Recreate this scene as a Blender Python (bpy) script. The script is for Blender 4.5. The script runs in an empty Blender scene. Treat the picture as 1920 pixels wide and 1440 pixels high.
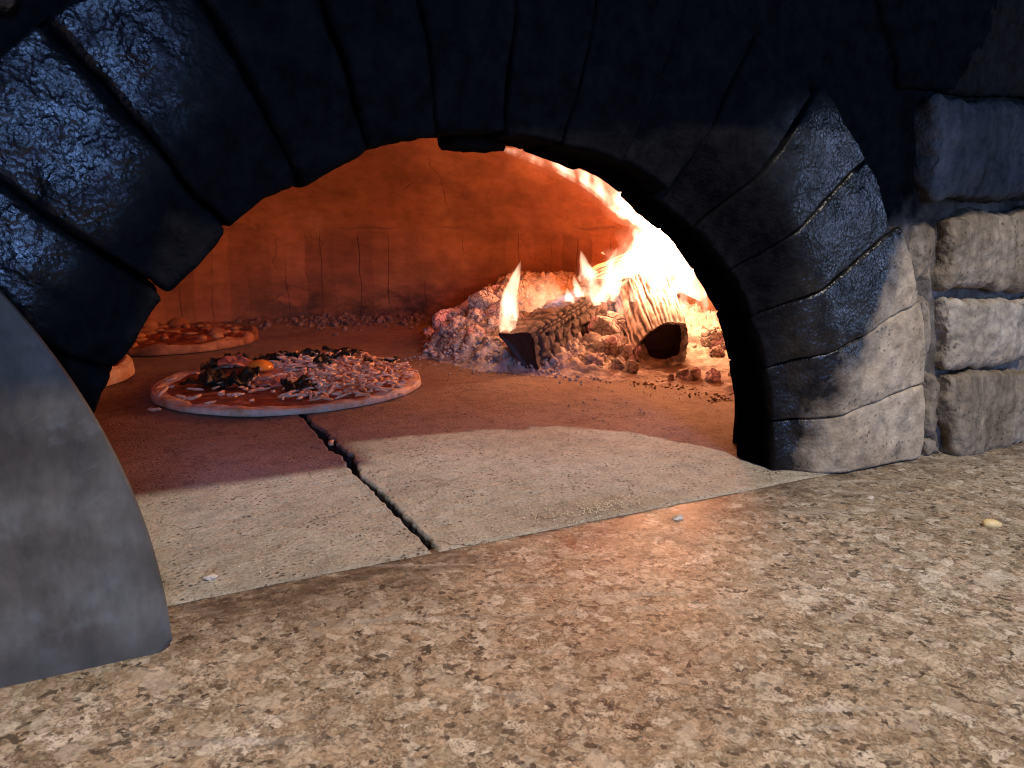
import bpy, math, random
import numpy as np
from mathutils import Vector, Matrix

scene = bpy.context.scene
COL = scene.collection
random.seed(7)
RNG = np.random.default_rng(11)

# ------------------------------------------------------------------ camera, world, lights, exposure
cam_d = bpy.data.cameras.new("camera")
cam = bpy.data.objects.new("camera", cam_d); COL.objects.link(cam)
cam.location = (0, 0, .20)
cam.rotation_euler = (math.radians(90 - 11.7), 0, math.radians(-26.6))
cam_d.sensor_width = 36; cam_d.lens = 1450 / 1920 * 36
cam_d.clip_start = .01; cam_d.clip_end = 50
cam_d.dof.use_dof = True; cam_d.dof.focus_distance = .70; cam_d.dof.aperture_fstop = 40
scene.camera = cam

w = bpy.data.worlds.new("World"); scene.world = w; w.use_nodes = True
w.node_tree.nodes["Background"].inputs[0].default_value = (.30, .42, .75, 1)
w.node_tree.nodes["Background"].inputs[1].default_value = .004

def light(name, kind, loc, energy, color, size=.01, target=None, spot=None):
    d = bpy.data.lights.new(name, kind); o = bpy.data.objects.new(name, d); COL.objects.link(o)
    o.location = loc; d.energy = energy; d.color = color
    if kind == 'AREA': d.size = size
    else: d.shadow_soft_size = size
    if spot: d.spot_size = math.radians(spot); d.spot_blend = .3
    if target: o.rotation_euler = (Vector(target) - Vector(loc)).to_track_quat('-Z', 'Y').to_euler()
    return o

LAMP = (.30, -.34, 1.0)
light("work_lamp", 'SPOT', LAMP, 52, (1, .89, .73), .012, (.3, .4, 0), 95)
light("window_light", 'AREA', (-.10, -1.35, .46), 19, (.24, .44, 1), .38, (.1, .42, .2))
light("window_light", 'AREA', (1.75, -.75, .28), 7, (.42, .58, 1), .5, (.5, .42, .15))
FIRE = (1, .18, .036)
light("fire_light", 'POINT', (.71, 1.15, .20), 2.2, FIRE, .05)
light("fire_light", 'POINT', (.62, .86, .25), .16, FIRE, .04)
light("fire_light", 'POINT', (.475, .95, .125), .45, (1, .42, .2), .015)
light("fire_light", 'POINT', (.77, .97, .150), 5.0, (1, .42, .20), .03)

scene.view_settings.view_transform = 'Standard'; scene.view_settings.look = 'None'
scene.view_settings.exposure = 0; scene.view_settings.gamma = 1
scene.cycles.use_denoising = True; scene.cycles.filter_width = 1.15
scene.cycles.max_bounces = 10; scene.cycles.diffuse_bounces = 5
scene.cycles.volume_bounces = 0; scene.cycles.transparent_max_bounces = 24
scene.cycles.volume_step_rate = 1.0; scene.cycles.volume_max_steps = 256
scene.cycles.sample_clamp_indirect = 4

# ------------------------------------------------------------------ noise
PERM = np.concatenate([RNG.permutation(256)] * 3)
GR = RNG.normal(size=(256, 3)); GR /= np.linalg.norm(GR, axis=1)[:, None]
def perlin(p):
    p = np.asarray(p, float); i = np.floor(p).astype(int); f = p - i; i &= 255
    u = f * f * f * (f * (f * 6 - 15) + 10); r = 0
    for dx in (0, 1):
        for dy in (0, 1):
            for dz in (0, 1):
                h = PERM[PERM[PERM[(i[:, 0] + dx) & 255] + ((i[:, 1] + dy) & 255)] + ((i[:, 2] + dz) & 255)]
                g = (GR[h] * (f - (dx, dy, dz))).sum(1)
                r = r + g * (u[:, 0] if dx else 1 - u[:, 0]) * (u[:, 1] if dy else 1 - u[:, 1]) * (u[:, 2] if dz else 1 - u[:, 2])
    return r * 1.5
def fbm(p, oct=4, gain=.5):
    r = 0; a = 1
    for k in range(oct):
        r = r + a * perlin(np.asarray(p) * 2 ** k + 17.3 * k); a *= gain
    return r
def smooth(x, a=0, b=1):
    t = np.clip((np.asarray(x, float) - a) / (b - a), 0, 1); return t * t * (3 - 2 * t)
def cells(p):
    """distance to nearest / second nearest jittered cell point (worley), 3D"""
    p = np.asarray(p, float); i = np.floor(p).astype(int)
    d1 = np.full(len(p), 9.); d2 = np.full(len(p), 9.); cid = np.zeros(len(p), int)
    for dx in (-1, 0, 1):
        for dy in (-1, 0, 1):
            for dz in (-1, 0, 1):
                c = i + (dx, dy, dz); k = c & 255
                h = PERM[PERM[PERM[k[:, 0]] + k[:, 1]] + k[:, 2]]
                q = c + .5 + .45 * GR[h]
                d = np.linalg.norm(q - p, axis=1)
                near = d < d1
                d2 = np.where(near, d1, np.minimum(d2, d)); d1 = np.where(near, d, d1); cid = np.where(near, h, cid)
    return d1, d2, cid

# ------------------------------------------------------------------ mesh helpers
def mesh_obj(name, V, F, mat=None, parent=None, smooth_=True, **tags):
    me = bpy.data.meshes.new(name)
    me.from_pydata([tuple(v) for v in np.asarray(V, float)], [], [tuple(int(x) for x in f) for f in F])
    if smooth_: me.polygons.foreach_set('use_smooth', [True] * len(me.polygons))
    if mat: me.materials.append(mat)
    me.update()
    o = bpy.data.objects.new(name, me); COL.objects.link(o)
    if parent: o.parent = parent
    for k, v in tags.items(): o[k] = v
    return o
def empty(name, loc, label, category, group=None):
    o = bpy.data.objects.new(name, None); COL.objects.link(o); o.location = loc
    o.empty_display_size = .02
    o['label'] = label; o['category'] = category
    if group: o['group'] = group
    return o
def normals(V, F):
    V = np.asarray(V, float); N = np.zeros_like(V)
    F4 = np.array([f if len(f) == 4 else (f[0], f[1], f[2], f[2]) for f in F])
    n = np.cross(V[F4[:, 2]] - V[F4[:, 0]], V[F4[:, 3]] - V[F4[:, 1]])
    n3 = np.cross(V[F4[:, 1]] - V[F4[:, 0]], V[F4[:, 2]] - V[F4[:, 0]])
    n = np.where(np.linalg.norm(n, axis=1)[:, None] > 1e-14, n, n3)
    for k in range(4): np.add.at(N, F4[:, k], n)
    return N / np.maximum(np.linalg.norm(N, axis=1)[:, None], 1e-12)
def grid_faces(nu, nv, off=0, wrap=False):
    F = []
    for i in range(nu - 1):
        for j in range(nv if wrap else nv - 1):
            a = i * nv + j; b = i * nv + (j + 1) % nv
            F.append((off + a, off + b, off + b + nv, off + a + nv))
    return F
def rbox(size, rho, n):
    """rounded box of full size (x,y,z), corner radius rho, n segments per axis"""
    h = np.array(size) / 2; V = []; F = []
    def axis_pts(k):
        m = n[k]; e = max(2, min(5, m // 3))
        a = np.concatenate([np.linspace(-h[k], -h[k] + rho, e, endpoint=False), np.linspace(-h[k] + rho, h[k] - rho, max(2, m - 2 * e + 1)), np.linspace(h[k] - rho, h[k], e + 1)[1:]])
        return a
    A = [axis_pts(k) for k in range(3)]
    for ax in range(3):
        u, v = [(1, 2), (2, 0), (0, 1)][ax]
        U, W = np.meshgrid(A[u], A[v], indexing='ij')
        for s in (-1, 1):
            P = np.zeros(U.shape + (3,)); P[..., u] = U; P[..., v] = W; P[..., ax] = s * h[ax]
            off = sum(len(x) for x in V); V.append(P.reshape(-1, 3))
            f = grid_faces(len(A[u]), len(A[v]), off)
            F += [q[::-1] for q in f] if s > 0 else f
    V = np.concatenate(V)
    key = np.round(V * 1e6).astype(np.int64)
    _, first, inv = np.unique(key, axis=0, return_index=True, return_inverse=True)
    inv = inv.reshape(-1)
    V = V[first]; F = [tuple(inv[i] for i in reversed(f)) for f in F]
    q = np.clip(V, -h + rho, h - rho); d = V - q
    L = np.linalg.norm(d, axis=1)
    V = np.where((L > 1e-9)[:, None], q + d / np.maximum(L, 1e-9)[:, None] * rho, V)
    return V, F
def orient(V, F):
    """flip faces if the closed mesh is inside out"""
    V = np.asarray(V); vol = 0
    for f in F[::max(1, len(F) // 4000)]:
        vol += np.dot(V[f[0]] - V.mean(0), np.cross(V[f[1]] - V.mean(0), V[f[2]] - V.mean(0)))
    return F if vol > 0 else [tuple(reversed(f)) for f in F]
def icos(r=1, sub=2):
    import bmesh
    bm = bmesh.new(); bmesh.ops.create_icosphere(bm, subdivisions=sub, radius=r)
    V = np.array([v.co[:] for v in bm.verts]); F = [tuple(v.index for v in f.verts) for f in bm.faces]
    bm.free(); return V, F
class Pool:
    def __init__(s): s.V = []; s.F = []; s.n = 0
    def add(s, V, F):
        s.V.append(np.asarray(V)); s.F += [tuple(i + s.n for i in f) for f in F]; s.n += len(V)
    def build(s, name, mat, parent=None, **t): return mesh_obj(name, np.concatenate(s.V), s.F, mat, parent, **t)
def rotz(V, a):
    c, s_ = math.cos(a), math.sin(a); return np.asarray(V) @ np.array([[c, s_, 0], [-s_, c, 0], [0, 0, 1]])
def rot_rand(V): 
    q = np.array(Matrix.Rotation(random.uniform(0, 6.28), 3, Vector((random.gauss(0, 1), random.gauss(0, 1), random.gauss(0, 1))).normalized())); return V @ q.T

# ------------------------------------------------------------------ materials
class Mat:
    def __init__(s, name):
        s.m = bpy.data.materials.new(name); s.m.use_nodes = True; s.t = s.m.node_tree
        s.b = s.t.nodes["Principled BSDF"]; s.out = s.t.nodes["Material Output"]
        s.geo = s.t.nodes.new('ShaderNodeTexCoord'); s.pos = s.geo.outputs['Object']
    def n(s, typ, **kw):
        nd = s.t.nodes.new('ShaderNode' + typ)
        for k, v in kw.items():
            if hasattr(nd, k): setattr(nd, k, v)
            else: s.set(nd, k, v)
        return nd
    def set(s, nd, k, v):
        i = nd.inputs[int(k[1:])] if k[0] == '_' and k[1:].isdigit() else nd.inputs[k.replace('_', ' ')]
        if hasattr(v, 'is_linked') or isinstance(v, bpy.types.NodeSocket): s.t.links.new(v, i)
        else: i.default_value = v
    def world(s):
        return s.n('NewGeometry').outputs['Position']
    def scale(s, v, sc):
        return s.n('VectorMath', operation='MULTIPLY', _0=v, _1=sc).outputs[0]
    def noise(s, v, sc, det=5, rough=.55, dist=0):
        return s.n('TexNoise', Vector=v, Scale=sc, Detail=det, Roughness=rough, Distortion=dist).outputs[0]
    def noisec(s, v, sc, det=3):
        return s.n('TexNoise', Vector=v, Scale=sc, Detail=det).outputs[1]
    def warp(s, v, sc, amt):
        c = s.n('VectorMath', operation='SUBTRACT', _0=s.noisec(v, sc), _1=(.5, .5, .5)).outputs[0]
        c = s.scale(c, (amt, amt, amt))
        return s.n('VectorMath', operation='ADD', _0=v, _1=c).outputs[0]
    def vor(s, v, sc, feature='F1', out='Distance', rnd=1.):
        return s.n('TexVoronoi', feature=feature, Vector=v, Scale=sc, Randomness=rnd).outputs[out]
    def ramp(s, f, stops, interp='LINEAR'):
        r = s.n('ValToRGB'); s.t.links.new(f, r.inputs[0]); e = r.color_ramp.elements; r.color_ramp.interpolation = interp
        while len(e) < len(stops): e.new(.5)
        for el, (p, c) in zip(e, stops):
            el.position = p; el.color = (c, c, c, 1) if not hasattr(c, '__len__') else (*c[:3], 1)
        return r.outputs[0]
    def mr(s, f, a, b, c=0., d=1., clamp=True):
        return s.n('MapRange', Value=f, From_Min=a, From_Max=b, To_Min=c, To_Max=d, clamp=clamp).outputs[0]
    def math(s, op, a, b=0.):
        return s.n('Math', operation=op, _0=a, _1=b).outputs[0]
    def mix(s, f, a, b, blend='MIX'):
        m = s.n('MixRGB', blend_type=blend)
        for k, v in ((0, f), (1, a), (2, b)):
            if isinstance(v, (tuple, list)): v = (*v[:3], 1)
            s.set(m, '_%d' % k, v)
        return m.outputs[0]
    def sep(s, v):
        o = s.n('SeparateXYZ', _0=v).outputs; return o[0], o[1], o[2]
    def bump(s, h, dist, strength=1., prev=None):
        b = s.n('Bump', Height=h, Distance=dist, Strength=strength)
        if prev is not None: s.t.links.new(prev, b.inputs['Normal'])
        return b.outputs[0]
    def fin(s, col=None, rough=None, normal=None, **kw):
        for k, v in (('Base Color', col), ('Roughness', rough), ('Normal', normal)):
            if v is None: continue
            if isinstance(v, (tuple, list)): v = (*v[:3], 1)
            s.set(s.b, k, v)
        for k, v in kw.items(): s.set(s.b, k, v)
        return s.m

def m_simple(name, col, rough=.7, var=.25, nscale=120, bump=.0006):
    M = Mat(name); p = M.world(); nz = M.noise(p, nscale)
    c = M.mix(1, col, M.ramp(nz, [(.25, 1 - var), (.75, 1 + var)]), 'MULTIPLY')
    return M.fin(c, rough, M.bump(nz, bump))

def m_granite():
    M = Mat("granite"); p = M.world(); q = M.warp(p, 110, .0065); q = M.warp(q, 400, .0022)
    c1 = M.sep(M.vor(q, 125, out='Color'))[0]
    base = M.ramp(c1, [(0, (.30, .21, .14)), (.2, (.42, .295, .205)), (.38, (.25, .185, .125)), (.5, (.49, .37, .275)), (.64, (.27, .21, .145)), (.72, (.43, .345, .26)), (.88, (.58, .48, .385)), (1, (.33, .235, .15))], 'CONSTANT')
    c2 = M.sep(M.vor(q, 350, out='Color'))
    base = M.mix(.36, base, M.ramp(c2[1], [(0, (.20, .135, .08)), (.3, (.38, .26, .16)), (.6, (.48, .36, .25)), (.85, (.60, .48, .36))], 'CONSTANT'))
    base = M.mix(M.ramp(M.vor(q, 125, 'DISTANCE_TO_EDGE'), [(0, .45), (.09, 0)]), base, (.13, .085, .05))
    # dark biotite specks clustered
    clus = M.noise(q, 85, 4, .6)
    s1 = M.math('MULTIPLY', M.ramp(c2[0], [(.70, 0), (.72, 1)]), M.ramp(clus, [(.44, 0), (.58, 1)]))
    base = M.mix(M.math('MULTIPLY', s1, .92), base, M.mix(c2[2], (.020, .018, .018), (.12, .08, .05)))
    c5 = M.sep(M.vor(M.warp(p, 300, .003), 900, out='Color'))[0]
    base = M.mix(M.ramp(c5, [(.84, 0), (.88, .45)]), base, (.11, .085, .065))
    base = M.mix(M.ramp(c5, [(.08, .25), (.12, 0)]), base, (.66, .57, .47))
    c3 = M.sep(M.vor(q, 1050, out='Color'))[2]
    s2 = M.math('MULTIPLY', M.ramp(c3, [(.76, 0), (.78, 1)]), M.ramp(M.noise(p, 40), [(.36, 0), (.55, 1)]))
    base = M.mix(M.math('MULTIPLY', s2, .6), base, (.07, .045, .03))
    base = M.mix(1, base, (1.33, 1.35, 1.33), 'MULTIPLY')
    # pale quartz
    c4 = M.sep(M.vor(q, 105, out='Color'))[1]
    base = M.mix(M.math('MULTIPLY', M.ramp(c4, [(.93, 0), (.95, 1)]), .38), base, (.62, .52, .41))
    # broad drift
    base = M.mix(1, base, M.ramp(M.noise(p, 5.5, 3), [(.3, (.78, .74, .70)), (.55, (1, .98, .95)), (.75, (1.1, 1.12, 1.15))]), 'MULTIPLY')
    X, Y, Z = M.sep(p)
    base = M.mix(M.mr(X, .15, .6), base, M.mix(.55, M.mix(1, base, (.93, .97, 1.03), 'MULTIPLY'), M.mix(1, base, (.92, 1.0, 1.12), 'MULTIPLY')))  # cooler tint to the right: colder light put into the colour
    # burnt, greasy stain along the oven mouth
    st = M.math('MULTIPLY', M.mr(Y, .345, .418), M.ramp(M.noise(M.scale(p, (1, 2.5, 1)), 26, 5, .65), [(.36, 0), (.62, 1)]))
    st = M.math('MAXIMUM', st, M.math('MULTIPLY', M.math('MULTIPLY', M.mr(Y, .362, .405), M.mr(X, .22, .13)), M.ramp(M.noise(M.scale(p, (1, 2.5, 1)), 40, 5, .7), [(.34, .1), (.55, 1)])))
    base = M.mix(M.math('MULTIPLY', st, .78), base, (.075, .050, .036))
    # whitish flour smears
    pr = M.n('VectorRotate', Vector=p, Angle=.42, rotation_type='Z_AXIS').outputs[0]
    sm = M.ramp(M.noise(M.scale(pr, (3, 60, 1)), 1.9, 3, .5), [(.60, 0), (.72, 1)])
    sm = M.math('MULTIPLY', sm, M.ramp(M.noise(p, 9, 2), [(.38, 0), (.6, .5)]))
    base = M.mix(sm, base, (.58, .53, .47))
    rough = M.math('ADD', M.ramp(M.noise(p, 30, 5), [(.3, .38), (.7, .55)]), M.math('MULTIPLY', sm, .5))
    nrm = M.bump(M.noise(p, 400, 3), .0002, .5)
    nrm = M.bump(M.noise(p, 26, 3), .0006, .3, nrm)
    return M.fin(base, rough, nrm, **{'Specular_IOR_Level': .23})

def m_hearth():
    M = Mat("hearth_stone"); p = M.world()
    n1 = M.noise(p, 9, 5, .6); n2 = M.noise(p, 60, 6, .65); n3 = M.noise(p, 380, 3, .6)
    base = M.ramp(n1, [(.28, (.33, .295, .24)), (.5, (.45, .415, .35)), (.72, (.53, .495, .43))])
    base = M.mix(1, base, M.ramp(n2, [(.25, .66), (.5, 1), (.75, 1.18)]), 'MULTIPLY')
    base = M.mix(1, base, M.ramp(n3, [(.3, .72), (.6, 1.1)]), 'MULTIPLY')
    q = M.warp(p, 90, .006)
    v = M.vor(q, 240); pit = M.math('MULTIPLY', M.ramp(v, [(.16, 1), (.30, 0)]), M.ramp(M.noise(p, 34, 4, .7), [(.46, 0), (.58, 1)]))
    v2 = M.vor(M.warp(p, 200, .003), 520); pit2 = M.math('MULTIPLY', M.ramp(v2, [(.18, 1), (.32, 0)]), M.ramp(M.noise(p, 55, 4, .7), [(.45, 0), (.6, 1)]))
    base = M.mix(M.math('MULTIPLY', pit, .85), base, (.055, .04, .03))
    base = M.mix(M.math('MULTIPLY', pit2, .8), base, (.09, .065, .045))
    cr = M.vor(M.warp(p, 14, .09), 13, 'DISTANCE_TO_EDGE')
    crack = M.math('MULTIPLY', M.ramp(cr, [(.0, 1), (.012, 0)]), M.ramp(M.noise(p, 7, 2), [(.46, 0), (.6, .75)]))
    base = M.mix(crack, base, (.10, .075, .055))
    X, Y, Z = M.sep(p)
    # browner towards the granite, darker brown inside the baking chamber
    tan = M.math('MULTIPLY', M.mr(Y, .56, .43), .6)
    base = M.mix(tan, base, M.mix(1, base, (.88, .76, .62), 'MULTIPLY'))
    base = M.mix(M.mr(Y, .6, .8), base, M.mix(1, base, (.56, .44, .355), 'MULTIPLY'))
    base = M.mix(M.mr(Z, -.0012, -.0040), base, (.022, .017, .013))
    nrm = M.bump(n3, .0013, 1.); nrm = M.bump(M.math('SUBTRACT', n2, M.math('MULTIPLY', pit, .6)), .0018, .9, nrm)
    return M.fin(base, .88, nrm)

def soot_nodes(M, p):
    """0 = clean stone, 1 = soot black; scorch spreads from the mouth, hood shade mixed in above"""
    X, Y, Z = M.sep(p)
    nz = M.math('MULTIPLY', M.math('SUBTRACT', M.noise(p, 22, 5, .6), .5), .09)
    edge = M.math('ADD', M.math('ADD', M.math('MULTIPLY', Z, .46), .470), M.mr(Y, .436, .466, 0., .06))         # x of the scorch line at height z
    d = M.math('SUBTRACT', M.math('ADD', X, nz), edge)
    side = M.mr(d, -.012, .022, 1., 0.)
    up = M.mr(M.math('ADD', Z, M.math('MULTIPLY', nz, .35)), .196, .232, 0., 1.)  # blackens stone above this height: soot plus hood shade put into the colour
    return M.math('MAXIMUM', side, M.math('MULTIPLY', up, .93))

def m_stone(name, cols, vein=False, sooty=True, gloss=True):
    M = Mat(name); p = M.world()
    n1 = M.noise(p, 16, 6, .6); n2 = M.noise(p, 90, 6, .65); n3 = M.noise(p, 330, 4, .6)
    st = M.noise(M.scale(p, (150, 60, 28) if vein else (70, 60, 70)), 1, 5, .65)
    base = M.ramp(n1, [(.3, cols[0]), (.5, cols[1]), (.7, cols[2])])
    base = M.mix(1, base, M.ramp(n2, [(.28, .55), (.5, 1), (.7, 1.25)]), 'MULTIPLY')
    base = M.mix(1, base, M.ramp(st, [(.3, .62), (.65, 1.15)]), 'MULTIPLY')
    pit = M.math('MULTIPLY', M.ramp(M.vor(M.warp(p, 120, .006), 190), [(.14, 1), (.3, 0)]), M.ramp(M.noise(p, 30), [(.42, 0), (.58, 1)]))
    base = M.mix(M.math('MULTIPLY', pit, .75), base, (.05, .036, .026))
    soot = soot_nodes(M, p) if sooty else M.math('MULTIPLY', M.ramp(n1, [(.4, 0), (.7, 1)]), .35)
    sc = M.ramp(n2, [(.3, (.003, .003, .0035)), (.7, (.009, .009, .010))])
    sc = M.mix(M.mr(M.sep(p)[1], .445, .462), sc, (.0012, .0011, .0011))
    col = M.mix(soot, base, sc)
    rough = M.math('ADD', M.math('MULTIPLY', M.math('SUBTRACT', 1., soot), .42), M.ramp(n2, [(.3, .30), (.7, .46)]))
    h = M.math('ADD', M.math('MULTIPLY', n2, .6), M.math('MULTIPLY', n3, .35)); h = M.math('SUBTRACT', h, M.math('MULTIPLY', pit, .3))
    nrm = M.bump(h, .0009, .8); nrm = M.bump(M.noise(p, 150, 2, .5), .0006, .6, nrm); nrm = M.bump(M.vor(M.warp(p, 260, .003), 360), .0006, .7, nrm)
    nrm = M.bump(st, .0024 if vein else .0010, .6, nrm)
    X, Y, Z = M.sep(p)
    # burnt-off matt soot next to the mouth and over the crown, tarry gloss further out
    dx = M.math('SUBTRACT', X, .213)
    rr = M.math('SQRT', M.math('ADD', M.math('MULTIPLY', dx, dx), M.math('MULTIPLY', Z, Z)))
    rr = M.math('ADD', rr, M.math('MULTIPLY', M.math('SUBTRACT', M.noise(p, 20, 4), .5), .05))
    adx = M.math('ADD', M.math('ABSOLUTE', M.math('SUBTRACT', X, .228)), M.math('MULTIPLY', M.math('SUBTRACT', M.noise(p, 9, 3), .5), .10))
    gl = M.math('MULTIPLY', M.mr(rr, .278, .315), M.mr(adx, .15, .235))
    gl = M.math('MAXIMUM', gl, M.math('MULTIPLY', M.mr(X, .43, .46), M.mr(Z, .25, .2)))
    gl = M.math('MULTIPLY', gl, M.mr(X, .61, .57))
    gl = M.math('MULTIPLY', gl, M.math('MAXIMUM', M.mr(X, .35, .25), M.mr(Z, .30, .265)))
    gl = M.math('MULTIPLY', gl, M.mr(Y, .440, .458, 1., 0.))
    gl = M.math('MULTIPLY', gl, M.ramp(M.noise(p, 55, 5, .7), [(.3, .35), (.65, 1)]))
    if not gloss: gl = M.math('MULTIPLY', gl, .04)
    rough = M.math('ADD', rough, M.mr(gl, .0, .5, .45, -.06))
    return M.fin(col, rough, nrm, IOR=M.mr(gl, 0., 1., 1.01, 1.62))

def m_dome():
    M = Mat("refractory_clay"); p = M.world()
    n1 = M.noise(p, 4.5, 5, .6); n2 = M.noise(p, 40, 6, .6)
    base = M.ramp(n1, [(.3, (.22, .090, .040)), (.55, (.31, .14, .066)), (.75, (.38, .19, .10))])
    base = M.mix(1, base, M.ramp(n2, [(.3, .82), (.7, 1.1)]), 'MULTIPLY')
    X, Y, Z = M.sep(M.n('VectorMath', operation='SUBTRACT', _0=M.warp(p, 16, .018), _1=(.27, 1.1, 0)).outputs[0])
    ang = M.math('ARCTAN2', Y, X)
    u = M.math('MULTIPLY', ang, 8.3)
    fr = M.math('PINGPONG', M.math('ADD', u, M.math('MULTIPLY', M.noise(M.scale(p, (8, 8, .01)), 1, 1), 1.2)), .5)
    j = M.math('MULTIPLY', M.ramp(fr, [(.0, 1), (.022, 0)]), M.mr(Z, .185, .165))
    j = M.math('MULTIPLY', j, M.ramp(M.noise(p, 8, 3), [(.42, .05), (.6, .85)]))
    # course line where the dome springs, and a few plaster cracks
    ln = M.ramp(M.math('ABSOLUTE', M.math('SUBTRACT', Z, .19)), [(.0, 1), (.004, 0)])
    ln = M.math('MULTIPLY', ln, M.ramp(M.noise(p, 11, 3), [(.48, 0), (.6, .55)]))
    cr = M.vor(M.warp(p, 7, .16), 4.2, 'DISTANCE_TO_EDGE')
    crack = M.math('MULTIPLY', M.ramp(cr, [(0, 1), (.009, 0)]), M.ramp(M.noise(p, 5.3, 2), [(.47, 0), (.6, .5)]))
    dark = M.math('MAXIMUM', M.math('MAXIMUM', j, ln), crack)
    base = M.mix(dark, base, (.10, .055, .035))
    # scorched band low on the wall behind the ash
    bl = M.math('MULTIPLY', M.mr(Z, .105, .03), M.ramp(M.noise(M.scale(p, (1, 1, 2.2)), 13, 6, .68), [(.44, 0), (.60, 1)]))
    side = M.math('MULTIPLY', M.mr(ang, 1.75, 1.5), 1.)
    base = M.mix(M.math('MULTIPLY', M.math('MULTIPLY', bl, side), .85), base, (.055, .035, .025))
    bid = M.n('TexWhiteNoise', noise_dimensions='1D', W=M.math('FLOOR', M.math('ADD', M.math('ADD', u, M.math('MULTIPLY', M.noise(M.scale(p, (8, 8, .01)), 1, 1), 1.2)), .5))).outputs[0]
    base = M.mix(M.mr(Z, .19, .17), base, M.mix(1, base, M.ramp(bid, [(0, .72), (1, 1.2)]), 'MULTIPLY'))
    pl = M.noise(M.scale(p, (1, 1, 2.6)), 7, 6, .7)
    base = M.mix(1, base, M.ramp(pl, [(.32, .70), (.5, 1), (.68, 1.28)]), 'MULTIPLY')
    h = M.math('SUBTRACT', M.math('ADD', M.math('MULTIPLY', n2, .5), M.math('MULTIPLY', pl, 1.2)), M.math('MULTIPLY', dark, .8))
    return M.fin(base, .9, M.bump(h, .004, .8))

def m_steel():
    M = Mat("dull_steel"); p = M.world()
    n1 = M.noise(p, 16, 5, .6); n2 = M.noise(M.scale(p, (1, 1, .35)), 60, 6, .65)
    base = M.ramp(n1, [(.34, (.042, .034, .027)), (.5, (.080, .069, .056)), (.64, (.115, .109, .096))])
    base = M.mix(1, base, M.ramp(n2, [(.3, .62), (.7, 1.35)]), 'MULTIPLY')
    sc_ = M.noise(M.scale(M.n('VectorRotate', Vector=p, Angle=.5, rotation_type='Y_AXIS').outputs[0], (30, 30, 700)), 1, 3)
    base = M.mix(M.ramp(sc_, [(.68, 0), (.78, .22)]), base, (.17, .17, .165))
    base = M.mix(M.ramp(M.noise(p, 33, 4), [(.60, 0), (.72, .5)]), base, (.15, .155, .155))
    X, Y, Z = M.sep(p)
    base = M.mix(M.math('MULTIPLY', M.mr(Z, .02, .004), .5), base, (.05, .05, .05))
    return M.fin(base, M.ramp(n2, [(.3, .55), (.7, .72)]), M.bump(n2, .0006, .5), Metallic=.0, Specular_IOR_Level=.15)

def m_ash(name="ash", lo=(.26, .225, .20), hi=(.62, .55, .48)):
    M = Mat(name); p = M.world(); n2 = M.noise(p, 110, 6, .65); n1 = M.noise(p, 26, 4, .6)
    base = M.ramp(n2, [(.28, lo), (.72, hi)])
    base = M.mix(M.ramp(n1, [(.5, 0), (.68, .65)]), base, (.10, .08, .07))
    return M.fin(base, .95, M.bump(n2, .004, .9))

def m_ember(name, glow, tint):
    M = Mat(name); p = M.world(); q = M.warp(p, 80, .008)
    e = M.vor(q, 75, 'DISTANCE_TO_EDGE'); n = M.noise(p, 130, 5, .6)
    base = M.ramp(n, [(.3, tuple(c * .5 for c in tint)), (.7, tint)])
    base = M.mix(M.math('MULTIPLY', M.ramp(e, [(0, 1), (.05, 0)]), .8 if glow else .0), base, (.12, .06, .045))
    g = M.math('MULTIPLY', M.ramp(e, [(.02, .25), (.12, 1), (.3, .35)]), M.ramp(M.noise(p, 30, 3), [(.45, 0), (.66, 1)]))
    return M.fin(base, .95, M.bump(M.math('ADD', n, M.ramp(e, [(0, 0), (.12, 1)])), .003, .9),
                 Emission_Color=(1, .20, .13, 1), Emission_Strength=M.math('MULTIPLY', g, glow))

def m_char():
    M = Mat("charred_wood"); p = M.world(); n = M.noise(p, 70, 6, .65)
    at = M.n('Attribute', attribute_name='crack').outputs['Fac']
    base = M.ramp(n, [(.3, (.045, .026, .020)), (.7, (.14, .092, .070))])
    base = M.mix(at, base, (.016, .008, .006))
    return M.fin(base, .9, M.bump(n, .002, .8))
def m_charend():
    M = Mat("burnt_end_grain"); p = M.world(); n = M.noise(p, 60, 5, .6)
    return M.fin(M.ramp(n, [(.3, (.014, .006, .006)), (.7, (.045, .019, .017))]), .6, M.bump(n, .001, .6))
def m_wood():
    M = Mat("burning_wood"); at = M.n('Attribute', attribute_name='grain').outputs['Fac']
    p = M.world(); n = M.noise(p, 45, 5, .6)
    c = M.ramp(at, [(.30, (.04, .03, .028)), (.42, (.34, .29, .25)), (.60, (.68, .63, .57))])
    c = M.mix(M.ramp(n, [(.58, 0), (.7, .75)]), c, (.07, .05, .045))
    return M.fin(c, .85, M.bump(at, .003, .8))

def m_flame(name, col, strength, vscale=(34, 34, 9), lo=.38, hi=.64, floor=.05):
    M = Mat(name); M.t.nodes.remove(M.b)
    p = M.world()
    nz = M.noise(M.scale(M.warp(p, 14, .03), vscale), 1, 3, .55)
    f = M.mr(nz, lo, hi, floor, 1.)
    e = M.n('Emission', Color=(*col, 1), Strength=M.math('MULTIPLY', f, strength))
    M.t.links.new(e.outputs[0], M.out.inputs['Volume'])
    return M.m

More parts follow.
